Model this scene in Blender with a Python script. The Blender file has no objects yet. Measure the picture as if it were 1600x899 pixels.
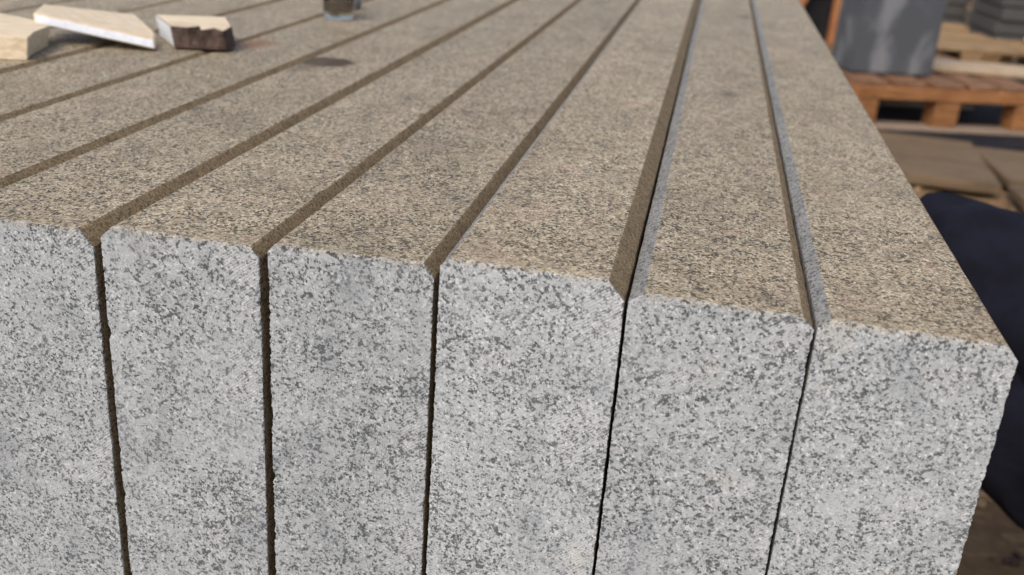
import bpy, bmesh, math, random
from mathutils import Vector, Matrix, noise

R = math.radians
scene = bpy.context.scene
C = scene.collection
random.seed(7)

# ------------------------------------------------------------------ camera
cam_d = bpy.data.cameras.new('camera')
cam = bpy.data.objects.new('camera', cam_d)
C.objects.link(cam)
right = Vector((0.97851717, 0.19431898, 0.06887877))
down = Vector((0.13684064, -0.36227344, -0.92197212))
fwd = Vector((-0.15420373, 0.91159097, -0.38108151))
m = Matrix((right, -down, -fwd)).transposed().to_4x4()
m.translation = Vector((-0.13660636, -0.40417911, 0.16475644))
cam.matrix_world = m
cam_d.sensor_width = 36.0
cam_d.lens = 35.70
cam_d.clip_start = 0.01
cam_d.clip_end = 500
cam_d.dof.use_dof = True
cam_d.dof.focus_distance = 0.50
cam_d.dof.aperture_fstop = 9.5
scene.camera = cam

# ------------------------------------------------------------------ light
SUN_EL, SUN_AZ = 50, 200          # azimuth of the sun, clockwise from +Y
world = bpy.data.worlds.new('World')
scene.world = world
world.use_nodes = True
wn = world.node_tree
sky = wn.nodes.new('ShaderNodeTexSky')
sky.sky_type = 'NISHITA'
sky.sun_disc = False
sky.sun_elevation = R(SUN_EL)
sky.sun_rotation = R(SUN_AZ)
sky.dust_density = 4.0
sky.air_density = 1.0
bg = wn.nodes['Background']
wn.links.new(sky.outputs[0], bg.inputs[0])
bg.inputs[1].default_value = 0.15
sd = bpy.data.lights.new('sun', 'SUN')
sd.energy = 1.12
sd.angle = R(40)
sd.color = (1.0, 0.975, 0.94)
sun = bpy.data.objects.new('sun', sd)
C.objects.link(sun)
az = R(SUN_AZ)
sdir = Vector((math.sin(az) * math.cos(R(SUN_EL)), math.cos(az) * math.cos(R(SUN_EL)), math.sin(R(SUN_EL))))
sun.rotation_euler = sdir.to_track_quat('Z', 'Y').to_euler()
sun.location = (-1, -1, 3)
scene.view_settings.view_transform = 'Standard'
scene.view_settings.look = 'None'
scene.view_settings.exposure = 0.22
scene.view_settings.gamma = 1.0
scene.cycles.max_bounces = 8

# ------------------------------------------------------------------ node helpers
def srgb(r, g, b):
    f = lambda c: (c / 255 / 12.92) if c / 255 <= 0.04045 else ((c / 255 + 0.055) / 1.055) ** 2.4
    return (f(r), f(g), f(b), 1)

class NT:
    def __init__(s, name):
        s.mat = bpy.data.materials.new(name)
        s.mat.use_nodes = True
        s.t = s.mat.node_tree
        s.bsdf = s.t.nodes['Principled BSDF']
        s.bsdf.inputs['Specular IOR Level'].default_value = 0.25
        s.geo = s.t.nodes.new('ShaderNodeTexCoord').outputs['Object']
    def n(s, typ, **kw):
        o = s.t.nodes.new('ShaderNode' + typ)
        for k, v in kw.items():
            setattr(o, k, v)
        return o
    def put(s, node, key, val):
        if isinstance(val, bpy.types.NodeSocket):
            s.t.links.new(val, node.inputs[key])
        else:
            node.inputs[key].default_value = val
    def noise(s, vec, scale, detail=2, rough=0.5, col=False, dist=0.0):
        o = s.n('TexNoise')
        s.put(o, 'Vector', vec); s.put(o, 'Scale', scale); s.put(o, 'Detail', detail)
        s.put(o, 'Roughness', rough); s.put(o, 'Distortion', dist)
        return o.outputs['Color' if col else 'Fac']
    def voro(s, vec, scale, feature='F1', out='Color'):
        o = s.n('TexVoronoi', feature=feature)
        s.put(o, 'Vector', vec); s.put(o, 'Scale', scale)
        return o.outputs[out]
    def sep(s, col, k=0):
        o = s.n('SeparateColor'); s.put(o, 0, col); return o.outputs[k]
    def math(s, op, a, b=0.0, c=0.0, clamp=False):
        o = s.n('Math', operation=op, use_clamp=clamp)
        s.put(o, 0, a); s.put(o, 1, b); s.put(o, 2, c)
        return o.outputs[0]
    def vmath(s, op, a, b=(0, 0, 0)):
        o = s.n('VectorMath', operation=op)
        s.put(o, 0, a)
        if op == 'SCALE': s.put(o, 'Scale', b)
        else: s.put(o, 1, b)
        return o.outputs['Value' if op in ('LENGTH', 'DOT_PRODUCT', 'DISTANCE') else 'Vector']
    def ss(s, v, a, b, lo=0.0, hi=1.0):
        o = s.n('MapRange', interpolation_type='SMOOTHSTEP')
        s.put(o, 0, v); s.put(o, 1, a); s.put(o, 2, b); s.put(o, 3, lo); s.put(o, 4, hi)
        return o.outputs[0]
    def mix(s, f, a, b, blend='MIX'):
        o = s.n('Mix', data_type='RGBA', blend_type=blend)
        s.put(o, 0, f); s.put(o, 6, a); s.put(o, 7, b)
        return o.outputs[2]
    def mapping(s, vec, rot=(0, 0, 0), scale=(1, 1, 1), loc=(0, 0, 0)):
        o = s.n('Mapping')
        s.put(o, 0, vec); s.put(o, 'Location', loc); s.put(o, 'Rotation', rot); s.put(o, 'Scale', scale)
        return o.outputs[0]
    def rnd(s):
        return s.n('ObjectInfo').outputs['Random']
    def bump(s, h, dist=0.001, strength=1.0):
        o = s.n('Bump'); s.put(o, 'Height', h); s.put(o, 'Distance', dist); s.put(o, 'Strength', strength)
        s.t.links.new(o.outputs[0], s.bsdf.inputs['Normal'])
    def out(s, col, rough=0.8):
        s.put(s.bsdf, 'Base Color', col); s.put(s.bsdf, 'Roughness', rough)
        return s.mat

# ------------------------------------------------------------------ materials
def grain_fields(g, off_scale=1.0, anis=(1, 1, 1)):
    """shared granite structure: returns (dark grain mask, mid grain value, bright mica mask, coords)"""
    off = g.n('CombineXYZ')
    r = g.rnd()
    g.put(off, 0, g.math('MULTIPLY', r, 3.1)); g.put(off, 1, g.math('MULTIPLY', r, 1.7)); g.put(off, 2, g.math('MULTIPLY', r, 2.3))
    v = g.vmath('ADD', g.geo, off.outputs[0])
    wob = g.vmath('SUBTRACT', g.noise(v, 1000, 3, 0.7, col=True), (0.5, 0.5, 0.5))
    vw = g.vmath('ADD', v, g.vmath('SCALE', wob, 0.0015))
    if anis != (1, 1, 1):
        vw = g.mapping(vw, scale=anis)
    c1 = g.voro(vw, 900 * off_scale)
    r1 = g.sep(c1, 0)
    c2 = g.voro(vw, 1900 * off_scale)
    r2 = g.sep(c2, 1)
    cl = g.noise(v, 290, 3, 0.6)
    cm = g.noise(g.vmath('ADD', v, (7, 3, 5)), 75, 3, 0.6)
    cl = g.math('ADD', cl, g.math('MULTIPLY', g.math('SUBTRACT', cm, 0.5), 0.40))
    return v, vw, r1, r2, cl

def granite_front():
    g = NT('granite_sawn_grey')
    v, vw, r1, r2, cl = grain_fields(g)
    big = g.noise(v, 16, 3, 0.55)
    # dark mineral grains
    s = g.math('ADD', r1, g.math('MULTIPLY', g.math('SUBTRACT', cl, 0.5), 1.5))
    s = g.math('ADD', s, g.math('MULTIPLY', g.math('SUBTRACT', big, 0.5), 0.45))
    dark = g.ss(s, 0.59, 0.92)
    s2 = g.math('ADD', r2, g.math('MULTIPLY', g.math('SUBTRACT', cl, 0.5), 1.1))
    mid = g.ss(s2, 0.52, 0.92)
    base = g.mix(g.noise(v, 60, 3), srgb(170, 176, 178), srgb(194, 199, 200))
    base = g.mix(g.math('MULTIPLY', mid, 0.6), base, srgb(110, 115, 117))
    pale = g.ss(g.sep(g.voro(vw, 900), 2), 0.82, 0.95)
    base = g.mix(g.math('MULTIPLY', pale, 0.5), base, srgb(230, 231, 232))
    col = g.mix(g.math('MULTIPLY', dark, 0.86), base, srgb(66, 71, 74))
    fl = g.noise(g.vmath('ADD', v, (2, 5, 1)), 520, 3, 0.75)
    col = g.mix(g.math('MULTIPLY', g.ss(fl, 0.56, 0.74), 0.55), col, srgb(80, 85, 88))
    col = g.mix(g.math('MULTIPLY', g.ss(fl, 0.44, 0.28), 0.5), col, srgb(222, 224, 226))
    # warm patches
    warm = g.ss(g.noise(v, 28, 3, 0.6), 0.60, 0.74)
    col = g.mix(g.math('MULTIPLY', warm, 0.12), col, srgb(205, 190, 160))
    # grey smudges where the saw slurry dried
    sm = g.ss(g.noise(g.mapping(v, scale=(1, 1, 0.55)), 34, 4, 0.6, dist=0.6), 0.50, 0.70)
    col = g.mix(g.math('MULTIPLY', sm, 0.28), col, srgb(122, 128, 134))
    # dusty film softening grains in places
    dust = g.ss(g.noise(v, 22, 4, 0.62), 0.50, 0.72)
    col = g.mix(g.math('MULTIPLY', dust, 0.36), col, srgb(188, 193, 197))
    # diagonal saw scores, stronger in patches
    w = g.n('TexWave', wave_type='BANDS', bands_direction='X', wave_profile='SIN')
    g.put(w, 'Vector', g.mapping(g.vmath('ADD', v, g.vmath('SCALE', wob_of(g, v, 90), 0.0012)), rot=(0, R(-52), 0)))
    g.put(w, 'Scale', 235); g.put(w, 'Distortion', 3.5); g.put(w, 'Detail', 3); g.put(w, 'Detail Scale', 0.4)
    oz_ = g.n('SeparateXYZ'); g.put(oz_, 0, g.geo)
    patch = g.ss(g.math('ADD', g.noise(v, 30, 2, 0.5), g.math('MULTIPLY', g.ss(oz_.outputs[0], 0.012, 0.038), 0.18)), 0.54, 0.76)
    sc = g.math('MULTIPLY', w.outputs['Fac'], patch)
    col = g.mix(g.math('MULTIPLY', sc, 0.16), col, srgb(238, 238, 236))
    h = g.math('ADD', g.math('MULTIPLY', sc, 0.26), g.math('MULTIPLY', g.noise(v, 1300, 3, 0.7), 0.5))
    h = g.math('SUBTRACT', h, g.math('MULTIPLY', dark, 0.22))
    g.bump(h, 0.0006, 0.55)
    # brown dirt fading over the upper arris onto the sawn face
    zz = g.n('SeparateXYZ'); g.put(zz, 0, g.geo)
    zj = g.math('ADD', zz.outputs[2], g.math('MULTIPLY', g.math('SUBTRACT', g.noise(v, 240, 4, 0.7), 0.5), 0.0075))
    col = g.mix(g.math('MULTIPLY', g.ss(zj, -0.0030, 0.0010), 0.55), col, g.mix(g.math('MAXIMUM', dark, mid), srgb(196, 178, 146), srgb(84, 74, 60)))
    tone = g.math('ADD', g.math('MULTIPLY', g.rnd(), 0.14), 0.90)
    t = g.n('CombineColor'); g.put(t, 0, tone); g.put(t, 1, tone); g.put(t, 2, tone)
    col = g.mix(1.0, col, t.outputs[0], 'MULTIPLY')
    return g.out(col, 0.82)

def wob_of(g, v, sc):
    return g.vmath('SUBTRACT', g.noise(v, sc, 2, 0.5, col=True), (0.5, 0.5, 0.5))

def spot(g, col, cx, cy, rx, ry, color, strength, ang=0.0, soft=0.45):
    """an irregular stain lying on the top of a slab (object coordinates)"""
    p = g.mapping(g.geo, loc=(0, 0, 0))
    p = g.vmath('ADD', p, g.vmath('SCALE', wob_of(g, g.geo, 75), 0.012))
    p = g.vmath('SUBTRACT', p, (cx, cy, 0))
    p = g.vmath('MULTIPLY', p, (1 / rx, 1 / ry, 0))
    d = g.vmath('LENGTH', p)
    mk = g.ss(d, 1.0, soft)
    return g.mix(g.math('MULTIPLY', mk, strength), col, color)

def granite_top(name='granite_brown_top', stains=(), xc=0.0):
    stains = [(t[0] - xc,) + tuple(t[1:]) for t in stains]
    g = NT(name)
    v, vw, r1, r2, cl = grain_fields(g, 1.0)
    big = g.noise(v, 14, 3, 0.55)
    s = g.math('ADD', r1, g.math('MULTIPLY', g.math('SUBTRACT', cl, 0.5), 1.8))
    s = g.math('ADD', s, g.math('MULTIPLY', g.math('SUBTRACT', big, 0.5), 0.3))
    dark = g.ss(s, 0.60, 0.82)
    mid = g.ss(r2, 0.45, 0.85)
    base = g.mix(g.noise(v, 75, 3), srgb(188, 173, 145), srgb(166, 149, 118))
    base = g.mix(g.math('MULTIPLY', mid, 0.62), base, srgb(118, 101, 74))
    pale = g.ss(g.sep(g.voro(vw, 1000), 2), 0.70, 0.9)
    base = g.mix(g.math('MULTIPLY', pale, 0.6), base, srgb(240, 228, 202))
    col = g.mix(g.math('MULTIPLY', dark, 0.9), base, srgb(52, 44, 32))
    # grey-green and pinkish cloudiness
    col = g.mix(g.math('MULTIPLY', g.ss(g.noise(v, 40, 3, 0.6), 0.5, 0.7), 0.28), col, srgb(122, 112, 92))
    col = g.mix(g.math('MULTIPLY', g.ss(g.noise(v, 33, 2, 0.5), 0.56, 0.72), 0.20), col, srgb(196, 164, 144))
    # large soft water marks
    col = g.mix(g.math('MULTIPLY', g.ss(g.noise(v, 9, 4, 0.6), 0.46, 0.66), 0.20), col, srgb(104, 88, 66))
    # pale yellowish fringe right at the sawn arris
    y = g.n('SeparateXYZ'); g.put(y, 0, g.geo)
    yj = g.math('ADD', y.outputs[1], g.math('MULTIPLY', g.math('SUBTRACT', g.noise(v, 160, 3), 0.5), 0.012))
    fr = g.ss(yj, 0.012, 0.001)
    gy = g.ss(g.math('ADD', y.outputs[1], g.math('MULTIPLY', g.math('SUBTRACT', g.noise(v, 300, 4, 0.7), 0.5), 0.006)), 0.0022, 0.0006)
    col = g.mix(g.math('MULTIPLY', gy, 0.8), col, g.mix(dark, srgb(190, 198, 198), srgb(84, 90, 92)))
    col = g.mix(g.math('MULTIPLY', fr, 0.12), col, srgb(222, 200, 158))
    # small dark specks of dirt
    sp = g.ss(g.noise(v, 120, 2, 0.5), 0.74, 0.80)
    col = g.mix(g.math('MULTIPLY', sp, 0.5), col, srgb(84, 70, 54))
    fl = g.noise(g.vmath('ADD', v, (3, 1, 2)), 560, 3, 0.8)
    col = g.mix(g.math('MULTIPLY', g.ss(fl, 0.56, 0.72), 0.7), col, srgb(66, 57, 42))
    col = g.mix(g.math('MULTIPLY', g.ss(fl, 0.44, 0.30), 0.5), col, srgb(224, 212, 184))
    patchy = g.noise(g.mapping(v, scale=(1, 0.6, 1)), 24, 5, 0.65)
    col = g.mix(g.math('MULTIPLY', g.ss(patchy, 0.50, 0.68), 0.22), col, srgb(78, 68, 52))
    for st in stains:
        col = spot(g, col, *st)
    h = g.math('ADD', g.math('MULTIPLY', g.noise(v, 900, 3, 0.7), 0.7), g.math('MULTIPLY', dark, -0.35))
    g.bump(h, 0.0009, 0.6)
    tone = g.math('ADD', g.math('MULTIPLY', g.rnd(), 0.16), 0.88)
    t = g.n('CombineColor'); g.put(t, 0, tone); g.put(t, 1, tone); g.put(t, 2, tone)
    col = g.mix(1.0, col, t.outputs[0], 'MULTIPLY')
    g.bsdf.inputs['Specular IOR Level'].default_value = 0.35
    return g.out(col, 0.6)

def granite_ground_edge(name, a, b, d, grain=0.35, sc=1.0):
    """bevel and side faces: ground smooth, fine cross streaks, faint grain"""
    g = NT(name)
    v, vw, r1, r2, cl = grain_fields(g)
    s = g.math('ADD', r1, g.math('MULTIPLY', g.math('SUBTRACT', cl, 0.5), 1.2))
    dark = g.ss(s, 0.62, 0.85)
    st = g.noise(g.mapping(v, rot=(0, 0, R(38)), scale=(0.3, 2.6, 2.6)), 420, 4, 0.7)
    st = g.ss(st, 0.3, 0.7)
    col = g.mix(st, a, b)
    col = g.mix(g.math('MULTIPLY', dark, grain), col, d)
    fs = g.noise(v, 700, 3, 0.75)
    col = g.mix(g.math('MULTIPLY', g.ss(fs, 0.55, 0.72), 0.5), col, d)
    col = g.mix(g.math('MULTIPLY', g.ss(g.noise(v, 55, 3, 0.6), 0.5, 0.72), 0.35), col, d)
    g.bump(g.math('ADD', st, g.math('MULTIPLY', r1, 0.2)), 0.0005, 0.5)
    return g.out(col, 0.8)

M = {}
M['front'] = granite_front()
M['top'] = granite_top()
M['top_oil'] = granite_top('granite_brown_top_oil_stain', [
    (-0.4660, 0.462, 0.030, 0.026, srgb(74, 56, 32), 0.95, 0, 0.7),
    (-0.4735, 0.44, 0.016, 0.06, srgb(98, 84, 62), 0.6, 0, 0.3)], -0.44615)
M['top_rust'] = granite_top('granite_brown_top_rust_stain', [
    (-0.553, 0.505, 0.024, 0.05, srgb(136, 88, 48), 0.65, 0, 0.1),
    (-0.537, 0.74, 0.02, 0.07, srgb(140, 112, 70), 0.4, 0, 0.1)], -0.529)
M['top_spots'] = granite_top('granite_brown_top_spots', [
    (-0.1115, 0.472, 0.013, 0.021, srgb(88, 74, 56), 0.6, 0, 0.2),
    (-0.090, 1.04, 0.012, 0.045, srgb(96, 82, 64), 0.55, 0, 0.2),
    (-0.0865, 0.33, 0.006, 0.012, srgb(100, 82, 60), 0.4, 0, 0.2)], -0.1152)
M['top_end'] = granite_top('granite_brown_top_small_marks', [
    (-0.0560, 0.385, 0.005, 0.010, srgb(80, 66, 48), 0.6, 0, 0.2),
    (-0.0520, 0.325, 0.004, 0.007, srgb(84, 70, 50), 0.5, 0, 0.2)], -0.0351)
M['bevel_brown'] = granite_ground_edge('granite_bevel_brown', srgb(118, 100, 72), srgb(172, 150, 116), srgb(74, 60, 42), 0.6)
M['bevel_grey'] = granite_ground_edge('granite_bevel_grey', srgb(124, 124, 120), srgb(172, 170, 164), srgb(70, 70, 68), 0.8)
M['side_dirty'] = granite_ground_edge('granite_side_dirty', srgb(104, 88, 66), srgb(176, 158, 128), srgb(40, 34, 26), 0.7)

def plain(name, a, b, scale=30, rough=0.8, detail=4, bump=0.0, stretch=(1, 1, 1)):
    g = NT(name)
    v = g.mapping(g.geo, scale=stretch)
    n = g.noise(v, scale, detail, 0.6)
    col = g.mix(g.ss(n, 0.3, 0.7), a, b)
    if bump: g.bump(n, bump, 0.8)
    return g.out(col, rough)

def wood(name, a, b, axis=0, rough=0.75, knots=True, scale=1.0):
    g = NT(name)
    r = g.rnd()
    off = g.n('CombineXYZ'); g.put(off, 0, g.math('MULTIPLY', r, 5.0)); g.put(off, 1, g.math('MULTIPLY', r, 3.0)); g.put(off, 2, r)
    v = g.vmath('ADD', g.geo, off.outputs[0])
    st = [9, 9, 9]; st[axis] = 0.7
    n = g.noise(g.mapping(v, scale=tuple(st)), 14 * scale, 4, 0.6, dist=0.5)
    col = g.mix(g.ss(n, 0.32, 0.68), a, b)
    fine = g.noise(g.mapping(v, scale=tuple(st)), 60 * scale, 3, 0.7)
    col = g.mix(g.math('MULTIPLY', g.ss(fine, 0.45, 0.75), 0.3), col, tuple(c * 0.45 for c in a[:3]) + (1,))
    blot = g.ss(g.noise(v, 7, 3, 0.6), 0.52, 0.72)
    col = g.mix(g.math('MULTIPLY', blot, 0.35), col, tuple(c * 0.5 for c in a[:3]) + (1,))
    g.bump(fine, 0.0012, 0.5)
    tone = g.math('ADD', g.math('MULTIPLY', r, 0.3), 0.82)
    t = g.n('CombineColor'); g.put(t, 0, tone); g.put(t, 1, tone); g.put(t, 2, tone)
    return g.out(g.mix(1.0, col, t.outputs[0], 'MULTIPLY'), rough)

M['orange_wood'] = wood('pallet_wood_orange', srgb(138, 90, 54), srgb(172, 122, 78))
M['orange_wood_y'] = wood('pallet_wood_orange_deck', srgb(120, 84, 60), srgb(158, 122, 92), axis=1)
M['tan_wood'] = wood('pallet_wood_tan', srgb(150, 122, 88), srgb(182, 154, 116))
M['tan_wood_y'] = wood('pallet_wood_tan_y', srgb(150, 116, 82), srgb(184, 150, 110), axis=1)
M['pale_board'] = wood('pale_weathered_board', srgb(164, 142, 114), srgb(190, 170, 142))
M['bottom_board'] = wood('pallet_base_board_dusty', srgb(150, 130, 112), srgb(178, 156, 134))
M['upright_orange'] = wood('upright_wood_orange', srgb(160, 104, 66), srgb(190, 134, 90), axis=2)
M['ply'] = wood('old_ply_brown', srgb(104, 86, 66), srgb(132, 112, 86), scale=0.6)
M['pine'] = wood('fresh_pine', srgb(214, 192, 158), srgb(236, 220, 192), scale=3)
M['white_paint'] = plain('white_paint', srgb(240, 242, 246), srgb(224, 228, 234), 200, 0.45)
M['dark_bark'] = plain('dark_bark', srgb(70, 56, 50), srgb(104, 86, 78), 120, 0.85, bump=0.001)
M['navy'] = None
M['trouser'] = plain('navy_cloth', srgb(15, 16, 27), srgb(24, 26, 40), 26, 0.95, bump=0.003)
M['jacket'] = plain('dark_grey_cloth', srgb(58, 62, 70), srgb(72, 76, 84), 40, 0.95)
M['skin'] = plain('skin', srgb(176, 128, 100), srgb(188, 142, 114), 60, 0.6)
M['hair'] = plain('black_hair', srgb(24, 20, 18), srgb(40, 34, 30), 200, 0.6, stretch=(1, 1, 6))
M['boot'] = plain('brown_leather', srgb(58, 44, 34), srgb(76, 60, 46), 60, 0.6)
M['shade_black'] = plain('shade_black', srgb(26, 26, 30), srgb(38, 38, 42), 20, 0.7)  # near-black for the added sheets that stand in for shade
M['cap_plastic'] = plain('grey_plastic', srgb(92, 98, 96), srgb(112, 116, 112), 60, 0.5)

def dirt_mat():
    g = NT('dusty_ground')
    v = g.geo
    a = g.noise(v, 6, 5, 0.62)
    b = g.noise(v, 38, 4, 0.7)
    c = g.noise(v, 2.0, 3, 0.5)
    col = g.mix(g.ss(a, 0.35, 0.65), srgb(108, 84, 60), srgb(140, 112, 80))
    col = g.mix(g.math('MULTIPLY', g.ss(b, 0.5, 0.66), 0.5), col, srgb(92, 62, 42))
    chips = g.ss(g.sep(g.voro(g.mapping(v, scale=(1, 2.2, 1)), 55), 0), 0.82, 0.9)
    col = g.mix(g.math('MULTIPLY', chips, 0.6), col, srgb(164, 134, 94))
    col = g.mix(g.math('MULTIPLY', g.ss(c, 0.45, 0.65), 0.4), col, srgb(104, 92, 76))
    g.bump(g.math('ADD', a, b), 0.01, 0.7)
    return g.out(col, 0.95)
M['dirt'] = dirt_mat()

def dark_stone(name, a, b, dust, amount):
    g = NT(name)
    v = g.geo
    n = g.noise(v, 260, 3, 0.7)
    col = g.mix(n, a, b)
    sx = g.n('SeparateXYZ'); g.put(sx, 0, v)
    bias = g.ss(g.math('ABSOLUTE', g.math('ADD', sx.outputs[0], 0.055)), 0.085, 0.0)
    nn = g.noise(g.mapping(v, scale=(1.6, 1, 0.8), loc=(0.35, 0.2, 0.1)), 7.0, 3, 0.6, dist=0.3)
    d = g.ss(g.math('ADD', nn, g.math('MULTIPLY', bias, 0.22)), 0.50, 0.78)
    col = g.mix(g.math('MULTIPLY', d, amount), col, dust)
    g.bump(n, 0.001, 0.4)
    return g.out(col, 0.7)
M['dark_block'] = dark_stone('dark_granite_dusty', srgb(72, 75, 79), srgb(92, 95, 98), srgb(138, 139, 141), 0.7)
M['stack_stone'] = dark_stone('grey_stone_stack', srgb(70, 70, 69), srgb(92, 90, 87), srgb(126, 122, 116), 0.4)

def glass_mat():
    g = NT('clear_glass')
    g.bsdf.inputs['Transmission Weight'].default_value = 1.0
    g.bsdf.inputs['IOR'].default_value = 1.45
    return g.out(srgb(222, 214, 204), 0.2)
M['glass'] = glass_mat()

# ------------------------------------------------------------------ object helpers
def tag(o, label=None, cat=None, group=None, kind=None):
    if label: o['label'] = label
    if cat: o['category'] = cat
    if group: o['group'] = group
    if kind: o['kind'] = kind
    return o

def link_mesh(name, me, parent=None):
    o = bpy.data.objects.new(name, me)
    C.objects.link(o)
    if parent: o.parent = parent
    return o

def empty(name, loc=(0, 0, 0), rot=(0, 0, 0)):
    o = bpy.data.objects.new(name, None)
    o.empty_display_size = 0.05
    o.location = loc; o.rotation_euler = rot
    C.objects.link(o)
    return o

def box_mesh(name, x0, x1, y0, y1, z0, z1, mat, bev=0.003, jit=0.0, seed=0):
    bm = bmesh.new()
    rr = random.Random(seed)
    vs = [bm.verts.new((x + rr.uniform(-jit, jit), y + rr.uniform(-jit, jit), z + rr.uniform(-jit, jit) * 0.5))
          for x in (x0, x1) for y in (y0, y1) for z in (z0, z1)]
    for f in ((0, 1, 3, 2), (4, 6, 7, 5), (0, 4, 5, 1), (2, 3, 7, 6), (0, 2, 6, 4), (1, 5, 7, 3)):
        bm.faces.new([vs[i] for i in f])
    bmesh.ops.recalc_face_normals(bm, faces=bm.faces)
    if bev:
        bmesh.ops.bevel(bm, geom=list(bm.edges), offset=bev, segments=1, affect='EDGES')
    me = bpy.data.meshes.new(name)
    bm.to_mesh(me); bm.free()
    me.materials.append(mat)
    return me

def box(name, x0, x1, y0, y1, z0, z1, mat, parent=None, bev=0.003, jit=0.0, seed=0):
    return link_mesh(name, box_mesh(name, x0, x1, y0, y1, z0, z1, mat, bev, jit, seed), parent)

def hull(name, bottom, top, mats, parent=None, origin=None, bev=0.0006):
    """closed solid between a bottom loop and a top loop with the same number of corners; mats = (side, top, {side index: slot})"""
    origin = Vector(origin or (0, 0, 0))
    bm = bmesh.new()
    b = [bm.verts.new(Vector(p) - origin) for p in bottom]
    t = [bm.verts.new(Vector(p) - origin) for p in top]
    n = len(b)
    fs = []
    f = bm.faces.new(t); f.material_index = mats[1]
    f = bm.faces.new(b[::-1]); f.material_index = mats[1]
    for i in range(n):
        f = bm.faces.new((b[i], b[(i + 1) % n], t[(i + 1) % n], t[i]))
        f.material_index = mats[2].get(i, mats[0])
    bmesh.ops.recalc_face_normals(bm, faces=bm.faces)
    bmesh.ops.bevel(bm, geom=list(bm.edges), offset=bev, segments=2, affect='EDGES', material=mats[0])
    me = bpy.data.meshes.new(name)
    bm.to_mesh(me); bm.free()
    o = link_mesh(name, me, parent)
    if not parent: o.location = origin
    return o

# ------------------------------------------------------------------ ground
ZG = -0.62
bm = bmesh.new()
N = 60
def gz(x, y):
    return ZG - 0.012 + 0.012 * noise.noise(Vector((x * 1.7, y * 1.7, 0))) + 0.006 * noise.noise(Vector((x * 7, y * 7, 3)))
ticks = lambda a, b, n: [a + (b - a) * i / n for i in range(n + 1)]
xs = [-80, -20, -8] + ticks(-3, 3.5, 90) + [8, 20, 80]
ys = [-80, -20, -8] + ticks(-1.5, 7, 110) + [12, 30, 80]
gv = [[bm.verts.new((x, y, gz(x, y) if abs(x) < 8 and abs(y) < 8 else ZG - 0.012)) for x in xs] for y in ys]
for j in range(len(ys) - 1):
    for i in range(len(xs) - 1):
        bm.faces.new((gv[j][i], gv[j][i + 1], gv[j + 1][i + 1], gv[j + 1][i])).smooth = True
me = bpy.data.meshes.new('ground'); bm.to_mesh(me); bm.free()
me.materials.append(M['dirt'])
tag(link_mesh('ground', me), kind='structure')

# ------------------------------------------------------------------ granite slabs
ZB = -0.476
mm = 0.001
# each profile: clockwise from bottom left; (x, z) in mm, as seen from the front
slabs = [
 # name note, left x, left bevel (dx, dz), right x, right bevel, top z, right lower x
 dict(l=-75.0, lb=(5.2, 4.2), r=4.8, rb=(4.8, 5.6), zl=0.8, zr=-0.1, top='top_end', lmat='bevel_grey', rough=1.3, yo=0.0,
      label='rightmost granite block of the row, its outer side free beside the navy trousers'),
 dict(l=-154.2, lb=(6.6, 5.2), r=-76.2, rb=(5.0, 4.8), zl=1.5, zr=0.4, top='top_spots', lmat='bevel_grey', rough=1.0, yo=0.0,
      label='second granite block from the right, small dark spots on its brown top'),
 dict(l=-237.8, lb=(3.8, 3.8), r=-155.6, rb=(7.9, 8.5), zl=4.9, zr=4.9, top='top', lmat='bevel_grey', rough=0.9, yo=0.0,
      label='third granite block from the right, standing slightly proud with diagonal saw marks'),
 dict(l=-318.4, lb=(3.2, 3.4), r=-240.2, rb=(5.2, 7.0), zl=0.3, zr=1.2, top='top', lmat='bevel_brown', rough=1.6, yo=0.0,
      label='fourth granite block from the right, with a chipped right front edge and rounded shoulder'),
 dict(l=-401.6, lb=(6.0, 5.8), r=-322.4, rb=(4.6, 5.6), zl=-2.0, zr=-2.2, top='top', lmat='bevel_brown', rough=1.1, yo=0.0,
      label='fifth granite block from the right, between two brown open joints'),
 dict(l=-486.5, lb=(3.0, 3.0), r=-405.8, rb=(7.4, 8.0), zl=-6.4, zr=-5.6, top='top_oil', lmat='bevel_brown', rough=0.9, yo=0.0,
      label='sixth granite block from the right, with a dark oily stain on its top'),
 dict(l=-569.0, lb=(2.5, 2.5), r=-489.5, rb=(4, 4), zl=-5.5, zr=-6, top='top_rust', lmat='bevel_brown', rough=0.9, yo=0.001,
      label='seventh granite block from the right, under the glass and the bark-edged offcut'),
 dict(l=-653.0, lb=(2.5, 2.5), r=-571.8, rb=(3.5, 3.5), zl=-4.2, zr=-5, top='top', lmat='bevel_brown', rough=0.9, yo=-0.001,
      label='eighth granite block from the right, carrying the lower end of the white-edged trim'),
 dict(l=-739.0, lb=(2, 2), r=-655.0, rb=(4, 4), zl=-3, zr=-3, top='top', lmat='bevel_brown', rough=0.9, yo=0.001,
      label='ninth granite block from the right, under the pale wood offcut at the left'),
 dict(l=-825.0, lb=(2, 2), r=-741.0, rb=(4, 4), zl=-3, zr=-3, top='top', lmat='bevel_brown', rough=0.9, yo=0.0,
      label='tenth granite block from the right, passing behind the wood offcuts at the top left'),
 dict(l=-908.0, lb=(2, 2), r=-827.0, rb=(4, 4), zl=-3, zr=-3, top='top', lmat='bevel_brown', rough=0.9, yo=0.0,
      label='eleventh granite block from the right, in the top left corner of the picture'),
]

def nz(x, y=0.0, z=0.0):
    return noise.noise(Vector((x, y, z)))

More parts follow.
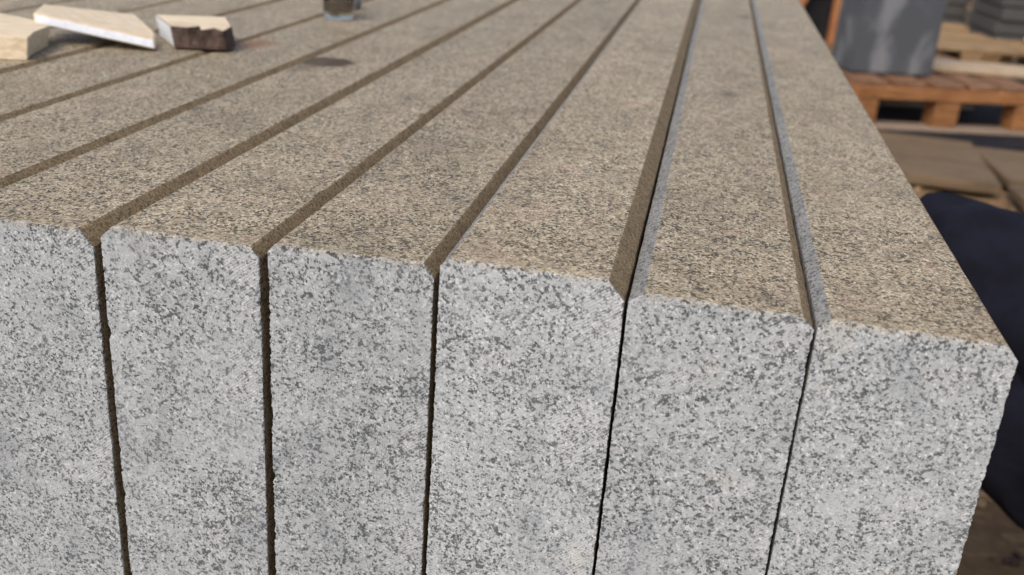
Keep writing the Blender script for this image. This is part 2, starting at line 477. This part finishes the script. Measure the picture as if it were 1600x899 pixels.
def build_slab(i, s):
    near = i < 6
    fine = 1.0 if near else 6.0          # perimeter spacing in mm
    L, Rr = s['l'], s['r']
    lb, rb = s['lb'], s['rb']
    zb = ZB * 1000
    ztop = (s['zl'] + s['zr']) / 2
    xc = (s['l'] + s['r']) / 2
    # corners (closed loop, seen from the front): bottom-left up, over, down
    pts = [(L, zb, 'side_l'), (L, -230, 'side_l'), (L, s['zl'] - lb[1], 'bev_l'), (L + lb[0], s['zl'], 'top'),
           (Rr - rb[0], s['zr'], 'bev_r'), (Rr, s['zr'] - rb[1], 'side_r'), (Rr, -230, 'side_r'), (Rr, zb, 'bottom')]
    per = []                              # (x, z, material key of the strip that starts here, outward normal)
    for k, (x, z, key) in enumerate(pts):
        x2, z2, _ = pts[(k + 1) % len(pts)]
        ln = math.hypot(x2 - x, z2 - z)
        coarse = key == 'bottom' or min(z, z2) < -231
        n = max(1, round(ln / (40 if coarse else fine)))
        if key.startswith('bev'): n = max(n, 3)
        nx, nzz = -(z2 - z) / ln, (x2 - x) / ln
        for q in range(n):
            f = q / n
            per.append((x + (x2 - x) * f, z + (z2 - z) * f, key, nx, nzz, q == 0))
    n = len(per)
    ends = s['rough']
    # rings along the length
    rings = [0.0, 0.0004, 0.0009, 0.0018, 0.0032, 0.005]
    y = 0.007
    while y < 1.5:
        rings.append(y)
        y += (0.0025 if y < 0.10 else 0.005 if y < 0.4 else 0.012 if y < 0.8 else 0.03) if near else (0.008 if y < 0.7 else 0.04)
    rings.append(1.5)
    verts = []
    sd = i * 13.7
    for ri, yy in enumerate(rings):
        for (x, z, key, nx, nzz, corner) in per:
            inset = 0.0
            if ri < 5 and near:
                # chipped arris: bites of varying depth along the sawn front edge
                a = nz(x * 0.16 + sd, z * 0.16, 1.0)
                b = nz(x * 0.55 + sd, z * 0.55, 5.0)
                c = nz(x * 0.05 + sd, z * 0.05, 9.0)
                d = nz(x * 1.15 + sd, z * 1.15, 21.0)
                bite = max(0.0, 0.14 + 0.4 * a + 0.8 * b + 0.45 * c + 0.8 * d) * ends * 0.9
                if key in ('side_l', 'side_r', 'bev_r'): bite *= (1.3 if 0 < i else 0.75)
                bite += max(0, nz(x * 0.11 + sd, z * 0.11, 14) - 0.34) * 8 * ends * (0.6 + abs(nz(x * 2.1, z * 2.1, 31)))
                inset = bite * (1.0, 0.62, 0.34, 0.14, 0.04)[ri]
            # slow waviness of the sawn faces and a nicked long arris
            wav = 0.12 * nz(yy * 14 + sd, x * 0.01, 2.0)
            if key.startswith('side') or key.startswith('bev'):
                wav += 0.22 * nz(yy * 45 + sd, z * 0.03, 3.0) + 0.16 * nz(yy * 170 + sd, z * 0.1, 8.0)
            if corner and near and ri > 3:
                wav -= 0.45 * max(0, nz(yy * 210 + sd, x, 4.0)) + 3.0 * max(0, nz(yy * 38 + sd, x, 6.0) - 0.52) + 0.12
            px = x - nx * inset + nx * wav
            pz = z - nzz * inset + nzz * wav
            # gentle rough relief of the bush-like brown top
            jy = 0.0
            if near and ri in (1, 2, 3): jy = 0.0011 * nz(px * 0.8, pz * 0.8, 7) + 0.0007 * nz(px * 0.25, pz * 0.25, 17)
            if ri == 1: jy = max(jy, -0.0003)
            verts.append(((px - xc) * mm, yy + s['yo'] + jy, (pz - ztop) * mm))
    keys = ['front', s['top'], s['lmat'], 'bevel_brown', 'side_dirty', 'bevel_grey']
    idx = {'top': 1, 'bev_l': 2, 'bev_r': 3, 'side_l': 5, 'side_r': 4, 'bottom': 0}
    faces, mi = [], []
    for ri in range(len(rings) - 1):
        for k in range(n):
            k2 = (k + 1) % n
            faces.append((ri * n + k, ri * n + k2, (ri + 1) * n + k2, (ri + 1) * n + k))
            mi.append(0 if ri < 2 else idx[per[k][2]])
    faces.append(tuple(range(n))[::-1]); mi.append(0)
    last = (len(rings) - 1) * n
    faces.append(tuple(last + k for k in range(n))); mi.append(0)
    ox, oz = (L + Rr) / 2 * mm, ZB
    me = bpy.data.meshes.new('granite_block')
    me.from_pydata(verts, [], faces)
    me.polygons.foreach_set('material_index', mi)
    for kk in keys: me.materials.append(M[kk])
    bm = bmesh.new(); bm.from_mesh(me)
    bmesh.ops.recalc_face_normals(bm, faces=bm.faces)
    bm.to_mesh(me); bm.free()
    me.update()
    o = link_mesh('granite_block', me)
    o.location.z = ztop * mm
    o.location.x = xc * mm
    tag(o, s['label'], 'granite block', 'granite blocks standing side by side')
    return o

for i, s in enumerate(slabs):
    build_slab(i, s)

# ------------------------------------------------------------------ pallets
def pallet(name, loc, rz, W, D, h, deck_along, mats, label, group=None, slats=6, seed=1):
    """deck_along 'y': deck slats run away from the front; 'x': they run parallel to it"""
    t = empty(name, loc, (0, 0, rz))
    tag(t, label, 'pallet', group)
    wood_x, deck_m, base_m = mats
    hb, hs, hd = 0.022, 0.022 if h < 0.16 else 0.042, 0.022
    hblk = h - hb - hs - hd
    bw = 0.09
    for k, yy in enumerate((0, (D - bw) / 2, D - bw)):
        box('base_board', 0, W, yy, yy + bw, 0, hb, base_m, t, jit=0.003, seed=seed + k)
        for j, xx in enumerate((0, (W - bw) / 2, W - bw)):
            box('block', xx + 0.001, xx + bw, yy + 0.002, yy + bw - 0.002, hb + 0.0003, hb + hblk, wood_x, t, jit=0.002, seed=seed + 10 + k * 3 + j)
    rr = random.Random(seed)
    if deck_along == 'y':
        for k, yy in enumerate((0, (D - bw) / 2, D - bw)):
            box('stringer_board', -0.002, W + 0.002, yy - 0.003, yy + bw, hb + hblk + 0.0005, hb + hblk + hs, wood_x, t, jit=0.002, seed=seed + 30 + k)
        pitch = W / slats
        for k in range(slats):
            x0 = k * pitch + 0.004
            box('deck_slat', x0, x0 + pitch * 0.78, -0.004 + rr.uniform(0, 0.012), D, hb + hblk + hs + 0.0005, h, deck_m, t, jit=0.003, seed=seed + 40 + k)
    else:
        for k, xx in enumerate((0, (W - bw) / 2, W - bw)):
            box('stringer_board', xx, xx + bw, 0, D, hb + hblk + 0.0005, hb + hblk + hs, deck_m, t, jit=0.002, seed=seed + 30 + k)
        pitch = D / slats
        for k in range(slats):
            y0 = k * pitch + 0.004
            box('deck_slat', -0.003, W + rr.uniform(-0.02, 0.01), y0, y0 + pitch * 0.62, hb + hblk + hs + 0.0005, h, wood_x, t, jit=0.004, seed=seed + 40 + k)
    return t

for k, x0 in enumerate((-0.92, -0.445)):
    pallet('wooden_pallet', (x0, 0.02, ZG), 0, 0.46, 1.45, 0.143, 'x', (M['tan_wood'], M['tan_wood_y'], M['bottom_board']),
           ('left' if k == 0 else 'right') + ' one of the two tan pallets carrying the row of granite slabs', 'pallets under the granite slabs', slats=9, seed=100 + 60 * k)

P1 = (0.410, 3.36, ZG)
A1 = R(17)
pallet('wooden_pallet', P1, A1, 0.705, 0.95, 0.180, 'y', (M['orange_wood'], M['orange_wood_y'], M['bottom_board']),
       'orange wooden pallet in the right background carrying a dark stone block', slats=5, seed=5)
pallet('wooden_pallet', (0.62, 4.36, ZG), R(9), 0.80, 1.05, 0.197, 'x', (M['tan_wood'], M['tan_wood_y'], M['bottom_board']),
       'empty tan pallet with open slats behind the orange pallet', slats=3, seed=17)
tag(box('loose_board', -0.42, 0.42, -0.09, 0.09, 0, 0.022, M['pale_board'], None, jit=0.004, seed=3),
    'pale loose board lying across the orange pallet to the right of the dark block', 'board')
lb = bpy.data.objects['loose_board']
lb.location = (1.08, 3.86, ZG + 0.182); lb.rotation_euler = (0, 0, R(6))

o = box('shade_sheet', 0, 0.9, 0, 1.1, 0, 0.008, M['shade_black'], None, bev=0.001)  # added dark sheet, puts the shade between the pallet slats into colour
o.location = (0.60, 4.42, ZG + 0.0); o.rotation_euler = (0, 0, R(9))
tag(o, 'dark sheet standing for the shade under the open tan pallet behind the orange one', 'mat')  # not a real mat: added sheet in place of shade
o = box('shade_sheet', 0, 1.05, 0, 1.1, 0, 0.008, M['shade_black'], None, bev=0.001)  # added dark sheet, stands for the shadow band under and before the pallet
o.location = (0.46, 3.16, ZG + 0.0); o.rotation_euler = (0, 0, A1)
tag(o, 'dark sheet standing for the shadow on the ground under the orange pallet', 'mat')  # not a real mat: added sheet in place of the shadow
# dark upright block on the orange pallet
def stone_block(name, W, D, H, mat, seed=0, jit=0.002, sub=10):
    bm = bmesh.new()
    bmesh.ops.create_cube(bm, size=1)
    bmesh.ops.scale(bm, vec=(W, D, H), verts=bm.verts)
    bmesh.ops.translate(bm, vec=(0, 0, H / 2), verts=bm.verts)
    bmesh.ops.bevel(bm, geom=list(bm.edges), offset=min(W, D, H) * 0.05, segments=2, affect='EDGES')
    bmesh.ops.subdivide_edges(bm, edges=bm.edges, cuts=3, use_grid_fill=True)
    for v in bm.verts:
        v.co += Vector((nz(v.co.x * 9 + seed, v.co.y * 9, v.co.z * 9), nz(v.co.x * 9, v.co.y * 9 + seed, v.co.z * 9 + 5), nz(v.co.x * 9, v.co.y * 9, v.co.z * 9 + seed + 9) * (v.co.z > 0.01))) * jit
    me = bpy.data.meshes.new(name); bm.to_mesh(me); bm.free()
    me.materials.append(mat)
    return me
o = link_mesh('stone_block', stone_block('stone_block', 0.315, 0.20, 0.60, M['dark_block'], 2.0))
o.location = (0.510, 3.62, ZG + 0.1805); o.rotation_euler = (0, 0, R(14))
tag(o, 'dark grey stone block with whitish dust, upright on the orange pallet', 'stone block')

# upright orange crate frame left of the block
t = empty('upright_frame', (0.19, 4.25, ZG), (0, 0, R(4)))
tag(t, 'orange wooden frame standing upright behind the dark block, dark sheet inside standing for the shade', 'wooden frame')
for k, (x0, x1) in enumerate(((0.0, 0.045), (0.19, 0.235))):
    box('post', x0, x1, 0, 0.06, 0.0, 0.75, M['upright_orange'], t, jit=0.003, seed=60 + k)
for k, z0 in enumerate((0.02, 0.66)):
    box('rail', 0.046, 0.189, 0.005, 0.05, z0, z0 + 0.07, M['upright_orange'], t, jit=0.002, seed=70 + k)
d = box('brace', -0.02, 0.02, -0.022, -0.004, -0.38, 0.38, M['upright_orange'], t, jit=0.002, seed=75)
d.location = (0.075, 0, 0.42); d.rotation_euler = (0, R(20), 0)
box('gap_shade', 0.02, 0.215, 0.061, 0.068, 0.03, 0.72, M['shade_black'], t, bev=0.001)  # dark panel added in place of the unlit gap inside the frame

# grey slab stacks on their own pallets
stack_x = [(0.95, 5.62, R(2), 0.46, 7, 'left'), (1.56, 5.05, R(6), 0.80, 7, 'right')]
ordn = ['lowest', 'second lowest', 'third from the bottom', 'fourth from the bottom', 'fifth from the bottom', 'sixth from the bottom', 'topmost']
for k, (cx, cy, rz, W, n, side) in enumerate(stack_x):
    pallet('wooden_pallet', (cx - W / 2, cy - 0.2, ZG), rz, W, 0.5, 0.16, 'x', (M['tan_wood'], M['tan_wood_y'], M['bottom_board']),
           'pallet under the %s stack of grey slabs at the back' % side, slats=3, seed=200 + 50 * k)
    me = stone_block('stacked_slab', W, 0.42, 0.056, M['stack_stone'], 3.0 + k, 0.003)
    for j in range(n):
        o = link_mesh('stacked_stone', me)
        rr = random.Random(50 * k + j)
        o.location = (cx + rr.uniform(-0.008, 0.008), cy + 0.02 + rr.uniform(-0.008, 0.008), ZG + 0.161 + j * 0.0625)
        o.rotation_euler = (0, 0, rz + R(rr.uniform(-1, 1)))
        nm = 'topmost' if j == n - 1 else ordn[j]
        tag(o, '%s grey stone in the %s stack behind the tan pallet' % (nm, side), 'grey stone', 'grey stones stacked at the back')

t = box('wood_stick', -0.018, 0.018, -0.012, 0.012, 0, 0.42, M['pine'], None, jit=0.002, seed=81)
t.location = (1.33, 4.80, ZG + 0.20); t.rotation_euler = (R(6), R(24), 0)
tag(t, 'pale wood stick leaning on the grey slabs at the top right', 'stick')

# planks on the ground
tag(box('ply_sheet', 0, 1, 0, 1, 0, 0.03, M['ply'], None, jit=0.0, seed=90, bev=0.002),
    'worn brown board lying on the ground in front of the orange pallet', 'board')
o = bpy.data.objects['ply_sheet']; o.scale = (0.78, 0.56, 1); o.location = (-0.02, 2.70, ZG + 0.004); o.rotation_euler = (0, 0, R(-3))
o = box('ground_plank', 0, 0.9, 0, 0.17, 0, 0.03, M['ply'], None, jit=0.004, seed=91)
o.location = (0.79, 2.50, ZG + 0.006); o.rotation_euler = (0, 0, R(4))
tag(o, 'short light plank at the right edge, beyond the navy knee', 'plank')
o = box('ground_plank', 0, 0.9, 0, 0.42, 0, 0.024, M['ply'], None, jit=0.004, seed=92)
o.location = (0.80, 2.74, ZG + 0.006); o.rotation_euler = (0, 0, R(3))
tag(o, 'wide brown plank behind the short light one at the right edge', 'plank')

# chips, splinters and stone crumbs lying on the ground
bm = bmesh.new()
rr = random.Random(11)
for k in range(2600):
    x, y = rr.uniform(0.05, 2.2), rr.uniform(0.15, 4.2)
    if rr.random() < 0.35: ln, wd, th = rr.uniform(0.02, 0.07), rr.uniform(0.005, 0.014), 0.004
    else: ln = rr.uniform(0.006, 0.02); wd = ln * rr.uniform(0.5, 1); th = ln * 0.4
    a = rr.uniform(0, math.pi)
    mat4 = Matrix.Translation((x, y, gz(x, y) + th * 0.4)) @ Matrix.Rotation(a, 4, 'Z') @ Matrix.Rotation(rr.uniform(-0.2, 0.2), 4, 'X') @ Matrix.Diagonal((ln, wd, th, 1))
    res = bmesh.ops.create_cube(bm, size=1, matrix=mat4)
    fs = set(f for v in res['verts'] for f in v.link_faces)
    mi_ = rr.choice((0, 0, 1, 2))
    for v in res['verts']: v.co += Vector((rr.uniform(-1, 1) * ln * 0.15, rr.uniform(-1, 1) * wd * 0.2, 0))
    for f in fs: f.material_index = mi_
me = bpy.data.meshes.new('ground_debris'); bm.to_mesh(me); bm.free()
for k in ('tan_wood', 'dark_bark', 'stack_stone'): me.materials.append(M[k])
tag(link_mesh('ground_debris', me), 'wood chips and stone crumbs scattered over the brown ground', kind='stuff')

# ------------------------------------------------------------------ wood offcuts and glass on the slabs
def drop(p, dz=-0.0028): return (p[0], p[1], p[2] + dz)
A_top = [(-0.668, 0.2997, 0.015), (-0.6520, 0.3050, 0.015), (-0.6590, 0.3230, 0.0165), (-0.6716, 0.3640, 0.0155), (-0.7062, 0.3857, 0.015), (-0.79, 0.415, 0.015), (-0.82, 0.33, 0.015), (-0.73, 0.280, 0.015)]
A_bot = [(-0.6690, 0.2990, 0), (-0.6540, 0.3040, 0), (-0.6640, 0.3250, 0), (-0.6760, 0.3640, 0), (-0.7080, 0.3830, 0), (-0.788, 0.412, 0), (-0.818, 0.331, 0), (-0.731, 0.279, 0)]
o = hull('wood_offcut', [drop(p) for p in A_bot], [drop(p, 0.0) for p in A_top], (0, 0, {}), origin=(-0.73, 0.34, -0.003))
o.data.materials.append(M['pine'])
o.location.x -= 0.008; o.location.y += 0.017
tag(o, 'thick pale pine offcut at the left edge, propping up the white-edged trim', 'wood offcut')

B_top = [(-0.6995, 0.3880, 0.0235), (-0.6152, 0.4170, 0.0108), (-0.6029, 0.4047, 0.009), (-0.6080, 0.4300, 0.0098), (-0.6441, 0.4612, 0.0105), (-0.6800, 0.4900, 0.0125), (-0.7200, 0.4600, 0.019), (-0.7120, 0.4200, 0.022)]
# one clean board: front edge painted white, back raw and slanting off to the right
fl, fr = Vector((-0.7000, 0.3875, 0.0235)), Vector((-0.6060, 0.4170, 0.0065))
bl, br_ = Vector((-0.7230, 0.4350, 0.0235)), Vector((-0.6700, 0.4980, 0.0120))
mid = Vector((-0.6190, 0.4420, 0.0078))
topl = [fl, fr, mid, br_, bl]
botl = [p + Vector((0.0015, -0.001, -0.0090)) for p in topl]
t = hull('wood_trim', [tuple(p) for p in botl], [tuple(p) for p in topl], (0, 0, {0: 1, 4: 1}), origin=tuple(botl[2]), bev=0.0012)
t.data.materials.append(M['pine']); t.data.materials.append(M['white_paint'])
tag(t, 'tilted pine trim with a white painted edge, one end up on the offcut', 'wood trim')

C_top = [(-0.5990, 0.4330, 0.0160), (-0.5860, 0.4375, 0.0155), (-0.5790, 0.4470, 0.0160), (-0.5735, 0.4400, 0.0140), (-0.5640, 0.4460, 0.0158), (-0.5554, 0.4450, 0.0140), (-0.5560, 0.4640, 0.0160), (-0.5849, 0.5114, 0.0160), (-0.6430, 0.4860, 0.0160)]
C_bot = [(-0.5970, 0.4350, -0.003), (-0.5850, 0.4390, -0.003), (-0.5780, 0.4415, -0.003), (-0.5730, 0.4430, -0.003), (-0.5630, 0.4460, -0.003), (-0.5540, 0.4490, -0.003), (-0.5545, 0.4680, -0.003), (-0.5840, 0.5080, -0.003), (-0.6370, 0.4830, -0.003)]
t = hull('wood_offcut', C_bot, C_top, (1, 0, {8: 2}), origin=(-0.59, 0.47, -0.003), bev=0.0005)
for k in ('pine', 'dark_bark', 'white_paint'): t.data.materials.append(M[k])
tag(t, 'short wood offcut with a dark brown side and a white painted end', 'wood offcut')

def lathe(name, prof, mat, seg=40, parent=None):
    bm = bmesh.new()
    rings = []
    for (r, z) in prof:
        if r < 1e-6: rings.append([bm.verts.new((0, 0, z))])
        else: rings.append([bm.verts.new((r * math.cos(a), r * math.sin(a), z)) for a in [2 * math.pi * q / seg for q in range(seg)]])
    for a, b in zip(rings, rings[1:]):
        for q in range(seg):
            q2 = (q + 1) % seg
            if len(a) == 1: f = bm.faces.new((a[0], b[q], b[q2]))
            elif len(b) == 1: f = bm.faces.new((a[q], a[q2], b[0]))
            else: f = bm.faces.new((a[q], a[q2], b[q2], b[q]))
            f.smooth = True
    bmesh.ops.recalc_face_normals(bm, faces=bm.faces)
    me = bpy.data.meshes.new(name); bm.to_mesh(me); bm.free()
    me.materials.append(mat)
    return link_mesh(name, me, parent)
g_ = lathe('glass_tumbler', [(0, 0), (0.0145, 0), (0.0165, 0.002), (0.0172, 0.006), (0.0185, 0.05), (0.0179, 0.0505), (0.0172, 0.05), (0.0155, 0.011), (0.012, 0.0085), (0, 0.0078)], M['glass'])
g_.location = (-0.546, 0.712, -0.0060)
tag(g_, 'small clear glass standing on the slabs at the top edge', 'glass')
c_ = lathe('plastic_cap', [(0, 0), (0.014, 0), (0.015, 0.002), (0.0148, 0.010), (0.0135, 0.012), (0, 0.0125)], M['cap_plastic'])
c_.location = (-0.566, 0.800, -0.0048)
tag(c_, 'small dark grey cap lying behind the clear glass', 'cap')

# ------------------------------------------------------------------ kneeling worker, beside the stack
def skin_obj(name, verts, edges, mat, parent=None, sub=2, root=0):
    me = bpy.data.meshes.new(name)
    me.from_pydata([v[0] for v in verts], edges, [])
    o = link_mesh(name, me, parent)
    mod = o.modifiers.new('skin', 'SKIN')
    mod.use_smooth_shade = True
    for k, v in enumerate(verts):
        r = v[1]
        me.skin_vertices[0].data[k].radius = r if isinstance(r, tuple) else (r, r)
    me.skin_vertices[0].data[root].use_root = True
    s = o.modifiers.new('smooth', 'SUBSURF'); s.levels = sub; s.render_levels = sub
    me.materials.append(mat)
    return o

PX, PY = 0.0, 0.0
base = empty('person', (0.42, 0.46, ZG))
tag(base, 'person crouching by the right side of the slabs in dark navy trousers', 'person')
O = Vector((0.42, 0.46, ZG))
def L(*p): return tuple(Vector(p) - O)
knee = (0.102, 0.64, -0.132)
hipN, hipF = (0.50, 0.43, -0.235), (0.50, 0.62, -0.235)
pel = (0.52, 0.525, -0.20)
def chain(pairs, start):
    vs, es, prev = [], [], start
    return vs, es
bv = [(L(*pel), (0.11, 0.09))]; be = []
def add(p, r, prev):
    bv.append((L(*p), r)); be.append((prev, len(bv) - 1)); return len(bv) - 1
# near leg
a = add(hipN, 0.075, 0); a = add((0.31, 0.505, -0.255), 0.066, a); a = add(knee, 0.050, a)
a = add((0.30, 0.49, -0.36), 0.045, a); a = add((0.47, 0.45, -0.50), 0.030, a)
a = add((0.40, 0.45, -0.590), 0.022, a)
# far leg, knee on the ground
a = add(hipF, 0.075, 0); a = add((0.48, 0.72, -0.38), 0.068, a); a = add((0.45, 0.78, -0.55), 0.052, a)
a = add((0.62, 0.78, -0.57), 0.045, a); a = add((0.80, 0.78, -0.575), 0.032, a)
# torso, neck, head
s1 = add((0.50, 0.525, -0.02), (0.105, 0.085), 0); s2 = add((0.45, 0.525, 0.17), (0.12, 0.09), s1); s3 = add((0.42, 0.525, 0.27), (0.075, 0.07), s2)
nk = add((0.40, 0.525, 0.34), 0.05, s3); h1 = add((0.375, 0.525, 0.41), (0.07, 0.078), nk); h2 = add((0.37, 0.525, 0.49), (0.072, 0.085), h1)
add((0.375, 0.525, 0.545), (0.05, 0.05), h2)
# arms, hands resting on the near thigh and far thigh
for sgn, hand in ((-1, (0.36, 0.47, -0.085)), (1, (0.33, 0.70, -0.20))):
    sh = add((0.43, 0.525 + sgn * 0.17, 0.225), 0.05, s3)
    el = add((0.46, 0.525 + sgn * 0.21, -0.02), 0.037, sh)
    add(hand, 0.024, el)
body = skin_obj('body', bv, be, M['skin'], base)
# hands with fingers
for sgn, hand in ((-1, (0.36, 0.47, -0.085)), (1, (0.33, 0.70, -0.20))):
    hv = [(L(*hand), (0.024, 0.014))]; he = []
    hx, hy, hz = hand
    hv.append((L(hx - 0.045, hy, hz + 0.008), (0.034, 0.013))); he.append((0, 1))
    for q, ln in enumerate((0.060, 0.072, 0.078, 0.070)):
        off = (q - 1.5) * 0.019
        i0 = len(hv)
        hv.append((L(hx - 0.078, hy + off, hz + 0.008), 0.0085)); he.append((1, i0))
        hv.append((L(hx - 0.078 - ln * 0.55, hy + off * 1.1, hz + 0.001), 0.0078)); he.append((i0, i0 + 1))
        hv.append((L(hx - 0.078 - ln, hy + off * 1.1, hz - 0.016), 0.0068)); he.append((i0 + 1, i0 + 2))
    i0 = len(hv)
    hv.append((L(hx - 0.03, hy - sgn * 0.034, hz), 0.0105)); he.append((0, i0))
    hv.append((L(hx - 0.065, hy - sgn * 0.055, hz - 0.006), 0.0085)); he.append((i0, i0 + 1))
    skin_obj('hand', hv, he, M['skin'], base)
# clothes
tv = [(L(*pel), (0.135, 0.115))]; te = []
def addt(p, r, prev):
    tv.append((L(*p), r)); te.append((prev, len(tv) - 1)); return len(tv) - 1
a = addt(hipN, 0.105, 0); a = addt((0.30, 0.50, -0.245), 0.104, a); a = addt((0.19, 0.575, -0.205), 0.090, a); a = addt(knee, 0.086, a)
a = addt((0.17, 0.555, -0.260), 0.084, a); a = addt((0.30, 0.49, -0.355), 0.070, a); a = addt((0.455, 0.455, -0.485), 0.055, a)
a = addt(hipF, 0.10, 0); a = addt((0.48, 0.72, -0.38), 0.09, a); a = addt((0.45, 0.78, -0.54), 0.072, a)
a = addt((0.62, 0.78, -0.56), 0.06, a); a = addt((0.76, 0.78, -0.565), 0.05, a)
tr = skin_obj('trousers', tv, te, M['trouser'], base, sub=3)
tex = bpy.data.textures.new('cloth_folds', 'CLOUDS'); tex.noise_scale = 0.07
dm = tr.modifiers.new('folds', 'DISPLACE'); dm.texture = tex; dm.strength = 0.026; dm.mid_level = 0.5
tex2 = bpy.data.textures.new('cloth_creases', 'WOOD'); tex2.wood_type = 'BANDNOISE'; tex2.noise_scale = 0.09; tex2.turbulence = 9
dm2 = tr.modifiers.new('creases', 'DISPLACE'); dm2.texture = tex2; dm2.strength = 0.013; dm2.mid_level = 0.5
jv = [(L(0.515, 0.525, -0.14), (0.14, 0.12)), (L(0.50, 0.525, -0.02), (0.13, 0.11)), (L(0.45, 0.525, 0.17), (0.145, 0.11)), (L(0.42, 0.525, 0.275), (0.09, 0.085))]
je = [(0, 1), (1, 2), (2, 3)]
for sgn, hand in ((-1, (0.36, 0.47, -0.085)), (1, (0.33, 0.70, -0.20))):
    i0 = len(jv)
    jv += [(L(0.43, 0.525 + sgn * 0.17, 0.225), 0.068), (L(0.46, 0.525 + sgn * 0.21, -0.02), 0.055), (tuple(Vector(L(0.46, 0.525 + sgn * 0.21, -0.02)).lerp(Vector(L(*hand)), 0.8)), 0.04)]
    je += [(3, i0), (i0, i0 + 1), (i0 + 1, i0 + 2)]
skin_obj('jacket', jv, je, M['jacket'], base)
for p in (((0.475, 0.45, -0.515), (0.41, 0.45, -0.575), (0.35, 0.45, -0.598)), ((0.78, 0.78, -0.575), (0.86, 0.78, -0.560), (0.89, 0.78, -0.59))):
    skin_obj('boot', [(L(*p[0]), 0.045), (L(*p[1]), (0.042, 0.03)), (L(*p[2]), (0.04, 0.022))], [(0, 1), (1, 2)], M['boot'], base)
# face features and hair
def blob(name, c, r, mat, sc=(1, 1, 1)):
    bm = bmesh.new(); bmesh.ops.create_icosphere(bm, subdivisions=3, radius=r)
    for v in bm.verts: v.co = Vector((v.co.x * sc[0], v.co.y * sc[1], v.co.z * sc[2]))
    for f in bm.faces: f.smooth = True
    me = bpy.data.meshes.new(name); bm.to_mesh(me); bm.free(); me.materials.append(mat)
    o = link_mesh(name, me, base); o.location = L(*c); return o
blob('hair', (0.388, 0.525, 0.50), 0.088, M['hair'], (1.0, 0.93, 0.85))
blob('nose', (0.300, 0.525, 0.445), 0.014, M['skin'], (1.1, 0.8, 1.5))
for sg in (-1, 1):
    blob('eye', (0.309, 0.525 + sg * 0.03, 0.468), 0.011, M['white_paint'])
    blob('ear', (0.38, 0.525 + sg * 0.078, 0.45), 0.022, M['skin'], (0.8, 0.35, 1.3))
